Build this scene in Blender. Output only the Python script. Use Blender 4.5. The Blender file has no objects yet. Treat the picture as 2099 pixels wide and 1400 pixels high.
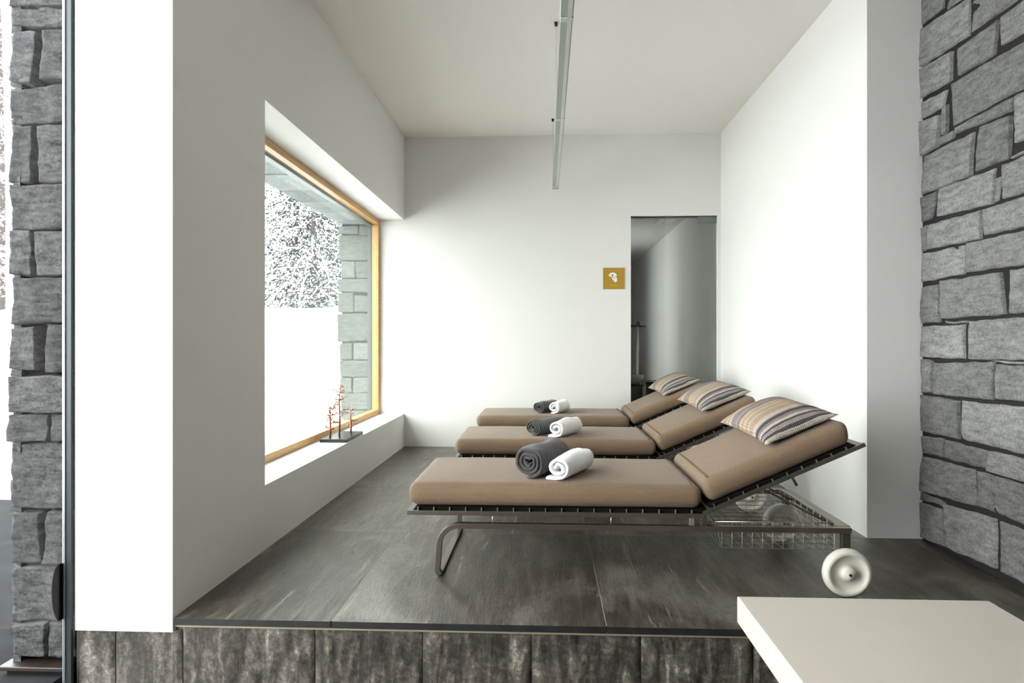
import bpy, bmesh, math, random
from mathutils import Vector, Matrix, noise
PI = math.pi
SC = bpy.context.scene
COL = SC.collection

# ------------------------------------------------------------------ materials
def new_mat(name):
    m = bpy.data.materials.new(name); m.use_nodes = True
    nt = m.node_tree; nt.nodes.clear()
    return m, nt, nt.nodes, nt.links
def N(nt, typ, **kw):
    n = nt.nodes.new(typ)
    for k, v in kw.items():
        if k in n.inputs.keys(): n.inputs[k].default_value = v
        else: setattr(n, k, v)
    return n
def principled(name, col, rough=.5, metal=0.0, spec=.5, bump=None, bscale=200, var=0, vscale=8):
    m, nt, ns, ln = new_mat(name)
    out = N(nt, 'ShaderNodeOutputMaterial'); p = N(nt, 'ShaderNodeBsdfPrincipled')
    p.inputs['Base Color'].default_value = (*col, 1); p.inputs['Roughness'].default_value = rough
    p.inputs['Metallic'].default_value = metal; p.inputs['Specular IOR Level'].default_value = spec
    ln.new(p.outputs[0], out.inputs[0])
    tc = N(nt, 'ShaderNodeTexCoord')
    if var:
        nz = N(nt, 'ShaderNodeTexNoise'); nz.inputs['Scale'].default_value = vscale; nz.inputs['Detail'].default_value = 6
        ln.new(tc.outputs['Object'], nz.inputs['Vector'])
        mr = N(nt, 'ShaderNodeMapRange'); mr.inputs[1].default_value = .3; mr.inputs[2].default_value = .7
        mr.inputs[3].default_value = 1 - var; mr.inputs[4].default_value = 1 + var
        ln.new(nz.outputs['Fac'], mr.inputs[0])
        mx = N(nt, 'ShaderNodeVectorMath', operation='SCALE'); mx.inputs[0].default_value = col
        ln.new(mr.outputs[0], mx.inputs['Scale']); ln.new(mx.outputs[0], p.inputs['Base Color'])
    if bump:
        nb = N(nt, 'ShaderNodeTexNoise'); nb.inputs['Scale'].default_value = bscale; nb.inputs['Detail'].default_value = 4
        ln.new(tc.outputs['Object'], nb.inputs['Vector'])
        b = N(nt, 'ShaderNodeBump'); b.inputs['Strength'].default_value = bump; b.inputs['Distance'].default_value = .004
        ln.new(nb.outputs['Fac'], b.inputs['Height']); ln.new(b.outputs[0], p.inputs['Normal'])
    return m

def ramp(nt, stops, interp='LINEAR'):
    r = nt.nodes.new('ShaderNodeValToRGB'); r.color_ramp.interpolation = interp
    el = r.color_ramp.elements
    while len(el) > 1: el.remove(el[-1])
    el[0].position = stops[0][0]; el[0].color = (*stops[0][1], 1)
    for p, c in stops[1:]:
        e = el.new(p); e.color = (*c, 1)
    return r

def stone_mat(name, dark, light, scale=1.0, stretch=(1, 1, 3.5), tint=.25):
    """weathered gneiss: fine grain, bedding streaks, each block its own tone"""
    m, nt, ns, ln = new_mat(name)
    out = N(nt, 'ShaderNodeOutputMaterial'); p = N(nt, 'ShaderNodeBsdfPrincipled')
    p.inputs['Roughness'].default_value = .85; p.inputs['Specular IOR Level'].default_value = .25
    ln.new(p.outputs[0], out.inputs[0])
    tc = N(nt, 'ShaderNodeTexCoord'); geo = N(nt, 'ShaderNodeNewGeometry')
    off = N(nt, 'ShaderNodeVectorMath', operation='SCALE'); off.inputs[0].default_value = (13, 7, 19)
    ln.new(geo.outputs['Random Per Island'], off.inputs['Scale'])
    add = N(nt, 'ShaderNodeVectorMath', operation='ADD')
    ln.new(tc.outputs['Object'], add.inputs[0]); ln.new(off.outputs[0], add.inputs[1])
    mp = N(nt, 'ShaderNodeMapping'); mp.inputs['Scale'].default_value = stretch
    ln.new(add.outputs[0], mp.inputs['Vector'])
    n1 = N(nt, 'ShaderNodeTexNoise'); n1.inputs['Scale'].default_value = 14 * scale; n1.inputs['Detail'].default_value = 8; n1.inputs['Roughness'].default_value = .68
    n2 = N(nt, 'ShaderNodeTexNoise'); n2.inputs['Scale'].default_value = 110 * scale; n2.inputs['Detail'].default_value = 5; n2.inputs['Roughness'].default_value = .75
    ln.new(mp.outputs[0], n1.inputs['Vector']); ln.new(add.outputs[0], n2.inputs['Vector'])
    mixf = N(nt, 'ShaderNodeMath', operation='MULTIPLY_ADD'); mixf.inputs[1].default_value = .5
    ln.new(n1.outputs['Fac'], mixf.inputs[0])
    m2 = N(nt, 'ShaderNodeMath', operation='MULTIPLY'); m2.inputs[1].default_value = .5
    ln.new(n2.outputs['Fac'], m2.inputs[0]); ln.new(m2.outputs[0], mixf.inputs[2])
    r = ramp(nt, [(.39, dark), (.61, light)])
    ln.new(mixf.outputs[0], r.inputs[0])
    rr = N(nt, 'ShaderNodeMapRange'); rr.inputs[3].default_value = 1 - tint; rr.inputs[4].default_value = 1 + tint
    ln.new(geo.outputs['Random Per Island'], rr.inputs[0])
    sc = N(nt, 'ShaderNodeVectorMath', operation='SCALE')
    ln.new(r.outputs[0], sc.inputs[0]); ln.new(rr.outputs[0], sc.inputs['Scale']); ln.new(sc.outputs[0], p.inputs['Base Color'])
    b = N(nt, 'ShaderNodeBump'); b.inputs['Strength'].default_value = .9; b.inputs['Distance'].default_value = .006
    ln.new(mixf.outputs[0], b.inputs['Height']); ln.new(b.outputs[0], p.inputs['Normal'])
    return m

def glass_mat(name, tint, refl=1.0, rough=0.0, fres=1.5):
    m, nt, ns, ln = new_mat(name)
    out = N(nt, 'ShaderNodeOutputMaterial')
    t = N(nt, 'ShaderNodeBsdfTransparent'); t.inputs[0].default_value = (*tint, 1)
    g = N(nt, 'ShaderNodeBsdfGlossy'); g.inputs['Roughness'].default_value = rough
    # Schlick reflectance from the angle to the pane, the same from either side
    ge = N(nt, 'ShaderNodeNewGeometry'); dt = N(nt, 'ShaderNodeVectorMath', operation='DOT_PRODUCT')
    ln.new(ge.outputs['Normal'], dt.inputs[0]); ln.new(ge.outputs['Incoming'], dt.inputs[1])
    ab = N(nt, 'ShaderNodeMath', operation='ABSOLUTE'); ln.new(dt.outputs['Value'], ab.inputs[0])
    om = N(nt, 'ShaderNodeMath', operation='SUBTRACT'); om.inputs[0].default_value = 1; ln.new(ab.outputs[0], om.inputs[1])
    pw = N(nt, 'ShaderNodeMath', operation='POWER'); pw.inputs[1].default_value = 5; ln.new(om.outputs[0], pw.inputs[0])
    k = N(nt, 'ShaderNodeMath', operation='MULTIPLY_ADD'); k.inputs[1].default_value = .9 * refl; k.inputs[2].default_value = .04 * refl
    ln.new(pw.outputs[0], k.inputs[0])
    mx = N(nt, 'ShaderNodeMixShader')
    ln.new(k.outputs[0], mx.inputs[0]); ln.new(t.outputs[0], mx.inputs[1]); ln.new(g.outputs[0], mx.inputs[2])
    ln.new(mx.outputs[0], out.inputs[0])
    return m

def slate_floor_mat():
    m, nt, ns, ln = new_mat('slate_floor')
    out = N(nt, 'ShaderNodeOutputMaterial'); p = N(nt, 'ShaderNodeBsdfPrincipled')
    ln.new(p.outputs[0], out.inputs[0])
    tc = N(nt, 'ShaderNodeTexCoord'); geo = N(nt, 'ShaderNodeNewGeometry')
    off = N(nt, 'ShaderNodeVectorMath', operation='SCALE'); off.inputs[0].default_value = (5, 31, 3)
    ln.new(geo.outputs['Random Per Island'], off.inputs['Scale'])
    add = N(nt, 'ShaderNodeVectorMath', operation='ADD'); ln.new(tc.outputs['Object'], add.inputs[0]); ln.new(off.outputs[0], add.inputs[1])
    def nz(rot, sc, scale, det, rough=.6, dist=0):
        mp = N(nt, 'ShaderNodeMapping'); mp.inputs['Rotation'].default_value = (0, 0, rot); mp.inputs['Scale'].default_value = sc
        ln.new(add.outputs[0], mp.inputs['Vector'])
        n = N(nt, 'ShaderNodeTexNoise'); n.inputs['Scale'].default_value = scale; n.inputs['Detail'].default_value = det
        n.inputs['Roughness'].default_value = rough; n.inputs['Distortion'].default_value = dist
        ln.new(mp.outputs[0], n.inputs['Vector']); return n
    base = nz(.12, (7, .9, 1), 3.4, 9, .68, .35)
    fine = nz(.12, (26, 1.6, 1), 9, 6, .7)
    vein = nz(.22, (11, .85, 1), 3.0, 8, .66, .6)
    r1 = ramp(nt, [(.30, (.024, .0185, .0135)), (.5, (.050, .041, .031)), (.70, (.125, .108, .085))])
    ln.new(base.outputs['Fac'], r1.inputs[0])
    r2 = ramp(nt, [(.3, (.6, .6, .6)), (.7, (1.35, 1.33, 1.3))]); ln.new(fine.outputs['Fac'], r2.inputs[0])
    mul = N(nt, 'ShaderNodeMix', data_type='RGBA', blend_type='MULTIPLY'); mul.inputs[0].default_value = 1
    ln.new(r1.outputs[0], mul.inputs[6]); ln.new(r2.outputs[0], mul.inputs[7])
    rv = ramp(nt, [(.60, (0, 0, 0)), (.70, (1, 1, 1))]); ln.new(vein.outputs['Fac'], rv.inputs[0])
    mx = N(nt, 'ShaderNodeMix', data_type='RGBA'); mx.inputs[7].default_value = (.27, .235, .19, 1)
    ln.new(rv.outputs[0], mx.inputs[0]); ln.new(mul.outputs[2], mx.inputs[6])
    # paler mottled patches of the cleft face
    pat = nz(.35, (1.7, 1.1, 1), 1.5, 4, .55, .5); spk = nz(.5, (9, 5, 1), 7, 6, .75)
    ps = N(nt, 'ShaderNodeMath', operation='MULTIPLY_ADD'); ps.inputs[1].default_value = .45
    ln.new(spk.outputs['Fac'], ps.inputs[0]); ln.new(pat.outputs['Fac'], ps.inputs[2])
    rp = ramp(nt, [(.74, (0, 0, 0)), (.95, (.8, .8, .8))]); ln.new(ps.outputs[0], rp.inputs[0])
    mp2 = N(nt, 'ShaderNodeMix', data_type='RGBA'); mp2.inputs[7].default_value = (.20, .185, .155, 1)
    ln.new(rp.outputs[0], mp2.inputs[0]); ln.new(mx.outputs[2], mp2.inputs[6])
    ln.new(mp2.outputs[2], p.inputs['Base Color'])
    rr = N(nt, 'ShaderNodeMapRange'); rr.inputs[3].default_value = .20; rr.inputs[4].default_value = .40
    ln.new(fine.outputs['Fac'], rr.inputs[0]); ln.new(rr.outputs[0], p.inputs['Roughness'])
    p.inputs['Specular IOR Level'].default_value = .55
    big = nz(.3, (1.4, .8, 1), 5, 5, .6, .6)
    bm = N(nt, 'ShaderNodeMath', operation='MULTIPLY_ADD'); bm.inputs[1].default_value = 2.0
    ln.new(big.outputs['Fac'], bm.inputs[0]); ln.new(fine.outputs['Fac'], bm.inputs[2])
    b = N(nt, 'ShaderNodeBump'); b.inputs['Strength'].default_value = .5; b.inputs['Distance'].default_value = .006
    ln.new(bm.outputs[0], b.inputs['Height']); ln.new(b.outputs[0], p.inputs['Normal'])
    return m

def riser_mat():
    m, nt, ns, ln = new_mat('split_quartzite')
    out = N(nt, 'ShaderNodeOutputMaterial'); p = N(nt, 'ShaderNodeBsdfPrincipled')
    p.inputs['Roughness'].default_value = .65; p.inputs['Specular IOR Level'].default_value = .3; ln.new(p.outputs[0], out.inputs[0])
    tc = N(nt, 'ShaderNodeTexCoord'); geo = N(nt, 'ShaderNodeNewGeometry')
    off = N(nt, 'ShaderNodeVectorMath', operation='SCALE'); off.inputs[0].default_value = (9, 3, 17)
    ln.new(geo.outputs['Random Per Island'], off.inputs['Scale'])
    add = N(nt, 'ShaderNodeVectorMath', operation='ADD'); ln.new(tc.outputs['Object'], add.inputs[0]); ln.new(off.outputs[0], add.inputs[1])
    mp = N(nt, 'ShaderNodeMapping'); mp.inputs['Scale'].default_value = (3.4, 1, .8); ln.new(add.outputs[0], mp.inputs['Vector'])
    n1 = N(nt, 'ShaderNodeTexNoise'); n1.inputs['Scale'].default_value = 5; n1.inputs['Detail'].default_value = 9; n1.inputs['Roughness'].default_value = .7; n1.inputs['Distortion'].default_value = .8
    n2 = N(nt, 'ShaderNodeTexNoise'); n2.inputs['Scale'].default_value = 45; n2.inputs['Detail'].default_value = 6; n2.inputs['Roughness'].default_value = .75
    ln.new(mp.outputs[0], n1.inputs['Vector']); ln.new(add.outputs[0], n2.inputs['Vector'])
    mf = N(nt, 'ShaderNodeMath', operation='MULTIPLY_ADD'); mf.inputs[1].default_value = .6
    m2 = N(nt, 'ShaderNodeMath', operation='MULTIPLY'); m2.inputs[1].default_value = .4
    ln.new(n1.outputs['Fac'], mf.inputs[0]); ln.new(n2.outputs['Fac'], m2.inputs[0]); ln.new(m2.outputs[0], mf.inputs[2])
    r = ramp(nt, [(.36, (.012, .010, .008)), (.48, (.048, .041, .033)), (.57, (.125, .11, .09)), (.66, (.40, .365, .31))])
    ln.new(mf.outputs[0], r.inputs[0]); ln.new(r.outputs[0], p.inputs['Base Color'])
    b = N(nt, 'ShaderNodeBump'); b.inputs['Strength'].default_value = .8; b.inputs['Distance'].default_value = .01
    ln.new(mf.outputs[0], b.inputs['Height']); ln.new(b.outputs[0], p.inputs['Normal'])
    return m

def linen_mat(name, col):
    m, nt, ns, ln = new_mat(name)
    out = N(nt, 'ShaderNodeOutputMaterial'); p = N(nt, 'ShaderNodeBsdfPrincipled')
    p.inputs['Roughness'].default_value = .75; p.inputs['Specular IOR Level'].default_value = .3
    p.inputs['Sheen Weight'].default_value = .15
    ln.new(p.outputs[0], out.inputs[0])
    tc = N(nt, 'ShaderNodeTexCoord')
    def nz(sc, s, d=3):
        mp = N(nt, 'ShaderNodeMapping'); mp.inputs['Scale'].default_value = sc; ln.new(tc.outputs['Object'], mp.inputs['Vector'])
        n = N(nt, 'ShaderNodeTexNoise'); n.inputs['Scale'].default_value = s; n.inputs['Detail'].default_value = d
        ln.new(mp.outputs[0], n.inputs['Vector']); return n
    a = nz((1, 25, 25), 12); c = nz((25, 1, 4), 12); d = nz((1, 1, 1), 3, 4)
    s = N(nt, 'ShaderNodeMath', operation='ADD'); ln.new(a.outputs['Fac'], s.inputs[0]); ln.new(c.outputs['Fac'], s.inputs[1])
    s2 = N(nt, 'ShaderNodeMath', operation='ADD'); ln.new(s.outputs[0], s2.inputs[0]); ln.new(d.outputs['Fac'], s2.inputs[1])
    mr = N(nt, 'ShaderNodeMapRange'); mr.inputs[1].default_value = 1.1; mr.inputs[2].default_value = 1.9; mr.inputs[3].default_value = .85; mr.inputs[4].default_value = 1.15
    ln.new(s2.outputs[0], mr.inputs[0])
    v = N(nt, 'ShaderNodeVectorMath', operation='SCALE'); v.inputs[0].default_value = col; ln.new(mr.outputs[0], v.inputs['Scale'])
    ln.new(v.outputs[0], p.inputs['Base Color'])
    b = N(nt, 'ShaderNodeBump'); b.inputs['Strength'].default_value = .25; b.inputs['Distance'].default_value = .003
    ln.new(s.outputs[0], b.inputs['Height']); ln.new(b.outputs[0], p.inputs['Normal'])
    return m

def stripe_mat():
    """woven cushion: bands across the width (object Y), fine zigzag in the dark bands"""
    m, nt, ns, ln = new_mat('striped_weave')
    out = N(nt, 'ShaderNodeOutputMaterial'); p = N(nt, 'ShaderNodeBsdfPrincipled'); p.inputs['Roughness'].default_value = .9
    p.inputs['Specular IOR Level'].default_value = .15
    ln.new(p.outputs[0], out.inputs[0])
    tc = N(nt, 'ShaderNodeTexCoord'); sp = N(nt, 'ShaderNodeSeparateXYZ'); ln.new(tc.outputs['Object'], sp.inputs[0])
    mr = N(nt, 'ShaderNodeMapRange'); mr.inputs[1].default_value = -.30; mr.inputs[2].default_value = .30
    ln.new(sp.outputs['Y'], mr.inputs[0])
    B = (.40, .305, .225); Bl = (.50, .40, .305); G = (.30, .26, .25); D = (.085, .072, .07); P = (.39, .285, .22); W = (.50, .43, .37); Y = (.44, .345, .225); V = (.24, .20, .21)
    seq = [(0, W), (.04, D), (.065, G), (.10, D), (.12, W), (.15, V), (.185, D), (.225, G), (.24, W), (.265, Bl), (.30, P), (.36, B), (.385, Bl), (.41, P), (.45, Y), (.475, Bl),
           (.50, P), (.545, Bl), (.565, B), (.60, D), (.615, G), (.665, V), (.72, G), (.735, D), (.75, Bl), (.79, B), (.83, Bl), (.85, P), (.90, B), (.94, Bl)]
    r = ramp(nt, seq, 'CONSTANT'); ln.new(mr.outputs[0], r.inputs[0])
    w = N(nt, 'ShaderNodeTexWave', wave_type='BANDS', bands_direction='X'); w.inputs['Scale'].default_value = 38; w.inputs['Distortion'].default_value = 0
    sk = N(nt, 'ShaderNodeTexWave', wave_type='BANDS', bands_direction='Y'); sk.inputs['Scale'].default_value = 45
    ln.new(tc.outputs['Object'], w.inputs['Vector']); ln.new(tc.outputs['Object'], sk.inputs['Vector'])
    n = N(nt, 'ShaderNodeTexNoise'); n.inputs['Scale'].default_value = 190; n.inputs['Detail'].default_value = 2; ln.new(tc.outputs['Object'], n.inputs['Vector'])
    a = N(nt, 'ShaderNodeMath', operation='ADD'); ln.new(w.outputs['Fac'], a.inputs[0]); ln.new(sk.outputs['Fac'], a.inputs[1])
    a2 = N(nt, 'ShaderNodeMath', operation='ADD'); ln.new(a.outputs[0], a2.inputs[0]); ln.new(n.outputs['Fac'], a2.inputs[1])
    fr = N(nt, 'ShaderNodeMapRange'); fr.inputs[1].default_value = .7; fr.inputs[2].default_value = 2.2; fr.inputs[3].default_value = .58; fr.inputs[4].default_value = 1.1
    ln.new(a2.outputs[0], fr.inputs[0])
    v = N(nt, 'ShaderNodeVectorMath', operation='SCALE'); ln.new(r.outputs[0], v.inputs[0]); ln.new(fr.outputs[0], v.inputs['Scale'])
    ln.new(v.outputs[0], p.inputs['Base Color'])
    b = N(nt, 'ShaderNodeBump'); b.inputs['Strength'].default_value = .5; b.inputs['Distance'].default_value = .003
    ln.new(a2.outputs[0], b.inputs['Height']); ln.new(b.outputs[0], p.inputs['Normal'])
    return m

def wood_mat(name, c1, c2):
    m, nt, ns, ln = new_mat(name)
    out = N(nt, 'ShaderNodeOutputMaterial'); p = N(nt, 'ShaderNodeBsdfPrincipled'); p.inputs['Roughness'].default_value = .45
    ln.new(p.outputs[0], out.inputs[0])
    tc = N(nt, 'ShaderNodeTexCoord'); mp = N(nt, 'ShaderNodeMapping'); mp.inputs['Scale'].default_value = (30, 1.5, 30); ln.new(tc.outputs['Object'], mp.inputs['Vector'])
    n = N(nt, 'ShaderNodeTexNoise'); n.inputs['Scale'].default_value = 3; n.inputs['Detail'].default_value = 6; ln.new(mp.outputs[0], n.inputs['Vector'])
    r = ramp(nt, [(.3, c1), (.7, c2)]); ln.new(n.outputs['Fac'], r.inputs[0]); ln.new(r.outputs[0], p.inputs['Base Color'])
    return m

def terry_mat(name, col, bump=.7, var=.18):
    m = principled(name, col, .95, 0, .1, bump=bump, bscale=420, var=var, vscale=60)
    m.node_tree.nodes['Principled BSDF'].inputs['Sheen Weight'].default_value = .3
    return m

M = {}
M['plaster'] = principled('white_plaster', (.775, .752, .72), .9, 0, .2, bump=.08, bscale=260)
M['ceiling'] = principled('ceiling_plaster', (.84, .795, .745), .9, 0, .2, bump=.05, bscale=200)
M['stone'] = stone_mat('grey_gneiss', (.10, .097, .093), (.275, .27, .26))
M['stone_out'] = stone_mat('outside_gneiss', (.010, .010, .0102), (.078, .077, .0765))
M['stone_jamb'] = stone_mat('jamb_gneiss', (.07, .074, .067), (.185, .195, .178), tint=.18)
M['soffit'] = stone_mat('soffit_stone', (.15, .16, .155), (.30, .315, .30), scale=.35, stretch=(1, .35, 3))
M['mortar'] = principled('dark_joint', (.006, .006, .006), .95, 0, .1)
M['mortar_in'] = principled('grey_joint', (.026, .025, .024), .95, 0, .1)
M['floor'] = slate_floor_mat()
M['riser'] = riser_mat()
M['grout'] = principled('pale_grout', (.34, .29, .20), .9)
M['bed'] = principled('mortar_bed', (.13, .118, .095), .9)
M['edge'] = principled('slate_edge', (.014, .0138, .0135), .55, 0, .3, var=.3, vscale=20)
M['snow'] = principled('snow', (.90, .92, .94), .8, 0, .2)
M['terrace'] = principled('wet_terrace', (.017, .018, .020), .9, 0, .05, var=.3, vscale=5)
M['larch'] = wood_mat('larch_wood', (.47, .25, .085), (.66, .40, .17))
M['old_wood'] = wood_mat('old_wood', (.006, .004, .003), (.022, .011, .007))
M['alu'] = principled('anodised_aluminium', (.50, .52, .52), .35, .85)
M['outer'] = principled('grey_window_cladding', (.085, .09, .085), .5, .2)
M['dark_metal'] = principled('dark_metal', (.045, .05, .055), .4, .6)
M['black'] = principled('black_lacquer', (.012, .013, .012), .25)
M['rubber'] = principled('black_rubber', (.0015, .0015, .0016), .9, 0, .03)
M['steel'] = principled('brushed_steel', (.20, .17, .14), .36, .9)
M['steel_light'] = principled('light_steel', (.62, .58, .51), .32, .95)
M['webbing'] = principled('black_webbing', (.008, .007, .006), .95, 0, .05)
M['linen'] = linen_mat('brown_linen', (.185, .122, .075))
M['piping'] = principled('dark_piping', (.12, .075, .045), .8)
M['stripe'] = stripe_mat()
M['terry_grey'] = terry_mat('charcoal_terry', (.078, .074, .074))
M['terry_white'] = terry_mat('white_terry', (.90, .89, .89), .3, .05)
M['nylon'] = principled('ivory_nylon', (.66, .63, .54), .4)
M['slab'] = principled('cream_solid_surface', (.50, .45, .395), .5, var=.03, vscale=4)
M['rail'] = principled('grey_green_profile', (.34, .35, .305), .45, .1)
M['diffuser'] = principled('frosted_diffuser', (.52, .525, .49), .4)
M['ochre'] = principled('ochre_plate', (.42, .235, .022), .5)
M['sign_white'] = principled('sign_white', (.85, .82, .70), .5)
M['sign_faint'] = principled('sign_faint', (.58, .38, .10), .5)
M['glass'] = glass_mat('window_glass', (.93, .965, .945), .8)
M['glass_clear'] = glass_mat('facade_glass', (.97, .985, .98), .25)
M['glass_door'] = glass_mat('grey_door_glass', (.71, .735, .715), .9)
M['patch'] = principled('patch_fitting', (.17, .19, .18), .35, .7)
M['copper'] = principled('copper_wire', (.26, .10, .045), .4, .6)
M['blossom'] = principled('pale_bead', (.75, .58, .52), .5)
M['bark'] = principled('bark', (.05, .043, .038), .9)
M['needle'] = principled('dark_needles', (.018, .019, .019), .9, 0, .1)
M['twig_red'] = principled('washed_out_twigs', (.20, .13, .13), .9)  # lightened twig colour, imitating overexposure against the sky
M['grey_dark'] = principled('dark_grey_laminate', (.03, .032, .03), .5)
M['ceramic'] = principled('white_ceramic', (.75, .75, .73), .25)
M['corridor'] = principled('corridor_plaster', (.72, .70, .68), .85)

# ------------------------------------------------------------------ mesh builder
class MB:
    def __init__(s): s.v = []; s.f = []; s.sm = []; s.mi = []
    def face(s, idx, smooth=False, mi=0): s.f.append(tuple(idx)); s.sm.append(smooth); s.mi.append(mi)
    def box(s, a, b, mi=0, T=None):
        o = len(s.v)
        for z in (a[2], b[2]):
            for x, y in ((a[0], a[1]), (b[0], a[1]), (b[0], b[1]), (a[0], b[1])):
                p = Vector((x, y, z)); s.v.append(T @ p if T else p)
        for q in ((3, 2, 1, 0), (4, 5, 6, 7), (0, 1, 5, 4), (1, 2, 6, 5), (2, 3, 7, 6), (3, 0, 4, 7)):
            s.face([o + i for i in q], False, mi)
        return s
    def tube(s, pts, r, seg=8, mi=0, cap=True):
        pts = [Vector(p) for p in pts]; n = len(pts)
        rs = r if isinstance(r, (list, tuple)) else [r] * n
        o = len(s.v); up = None
        for i, p in enumerate(pts):
            d = (pts[min(i + 1, n - 1)] - pts[max(i - 1, 0)]).normalized()
            if up is None:
                up = Vector((0, 0, 1)) if abs(d.z) < .9 else Vector((1, 0, 0))
            a = d.cross(up).normalized(); b = a.cross(d).normalized(); up = b
            for k in range(seg):
                t = 2 * PI * k / seg; s.v.append(p + (a * math.cos(t) + b * math.sin(t)) * rs[i])
        for i in range(n - 1):
            for k in range(seg):
                k2 = (k + 1) % seg
                s.face((o + i * seg + k, o + i * seg + k2, o + (i + 1) * seg + k2, o + (i + 1) * seg + k), seg > 4, mi)
        if cap:
            s.face([o + k for k in range(seg)][::-1], False, mi); s.face([o + (n - 1) * seg + k for k in range(seg)], False, mi)
        return s
    def strip(s, pts, w, h, side=Vector((0, 1, 0)), mi=0):
        """flat bar swept along pts: w along side, h across"""
        pts = [Vector(p) for p in pts]; n = len(pts); o = len(s.v)
        for i, p in enumerate(pts):
            d = (pts[min(i + 1, n - 1)] - pts[max(i - 1, 0)]).normalized()
            u = side.cross(d).normalized()
            for a, b in ((-.5, -.5), (.5, -.5), (.5, .5), (-.5, .5)): s.v.append(p + side * (a * w) + u * (b * h))
        for i in range(n - 1):
            for k in range(4):
                k2 = (k + 1) % 4
                s.face((o + i * 4 + k, o + i * 4 + k2, o + (i + 1) * 4 + k2, o + (i + 1) * 4 + k), False, mi)
        s.face((o + 3, o + 2, o + 1, o), False, mi); e = o + (n - 1) * 4; s.face((e, e + 1, e + 2, e + 3), False, mi)
        return s
    def lathe(s, prof, T, seg=40, mi=0, closed=False):
        """profile (r, z) turned about local z, placed with T"""
        o = len(s.v); n = len(prof)
        for r, z in prof:
            for k in range(seg):
                t = 2 * PI * k / seg; s.v.append(T @ Vector((r * math.cos(t), r * math.sin(t), z)))
        for i in range(n - 1 if not closed else n):
            i2 = (i + 1) % n
            for k in range(seg):
                k2 = (k + 1) % seg
                s.face((o + i * seg + k, o + i * seg + k2, o + i2 * seg + k2, o + i2 * seg + k), True, mi)
        if not closed:
            s.face([o + k for k in range(seg)][::-1], False, mi); s.face([o + (n - 1) * seg + k for k in range(seg)], False, mi)
        return s
    def grid(s, fn, nu, nv, smooth=True, mi=0, flip=False):
        o = len(s.v)
        for j in range(nv + 1):
            for i in range(nu + 1): s.v.append(Vector(fn(i / nu, j / nv)))
        for j in range(nv):
            for i in range(nu):
                a = o + j * (nu + 1) + i; q = (a, a + 1, a + nu + 2, a + nu + 1)
                s.face(q[::-1] if flip else q, smooth, mi)
        return s
    def prism(s, poly, ext, mi=0):
        poly = [Vector(p) for p in poly]; e = Vector(ext); o = len(s.v); n = len(poly)
        s.v += poly + [p + e for p in poly]
        s.face([o + i for i in range(n)][::-1], False, mi); s.face([o + n + i for i in range(n)], False, mi)
        for i in range(n): s.face((o + i, o + (i + 1) % n, o + n + (i + 1) % n, o + n + i), False, mi)
        return s
    def build(s, name, mat, parent=None, bevel=0, seg=2, loc=None):
        me = bpy.data.meshes.new(name)
        me.from_pydata([tuple(p) for p in s.v], [], s.f)
        mats = mat if isinstance(mat, (list, tuple)) else [mat]
        for m in mats: me.materials.append(m)
        me.polygons.foreach_set('use_smooth', s.sm); me.polygons.foreach_set('material_index', s.mi)
        me.update()
        bm = bmesh.new(); bm.from_mesh(me); bmesh.ops.recalc_face_normals(bm, faces=bm.faces); bm.to_mesh(me); bm.free()
        o = bpy.data.objects.new(name, me); COL.objects.link(o)
        if parent: o.parent = parent
        if loc: o.location = loc
        if bevel:
            b = o.modifiers.new('bevel', 'BEVEL'); b.width = bevel; b.segments = seg; b.limit_method = 'ANGLE'; b.angle_limit = .6
        return o

def tag(o, label, cat, group=None):
    o['label'] = label; o['category'] = cat
    if group: o['group'] = group
    return o
def struct(o): o['kind'] = 'structure'; return o
def thing(name, label, cat, loc=(0, 0, 0), rz=0, group=None):
    o = bpy.data.objects.new(name, None); o.empty_display_size = .1; COL.objects.link(o)
    o.location = loc; o.rotation_euler = (0, 0, rz)
    return tag(o, label, cat, group)
def dup(root, loc, rz, label):
    r = root.copy(); COL.objects.link(r); r.location = loc; r.rotation_euler = (0, 0, rz); r['label'] = label
    for ch in root.children:
        c = ch.copy(); COL.objects.link(c); c.parent = r
        for g in ch.children:
            d = g.copy(); COL.objects.link(d); d.parent = c
    return r

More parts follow.
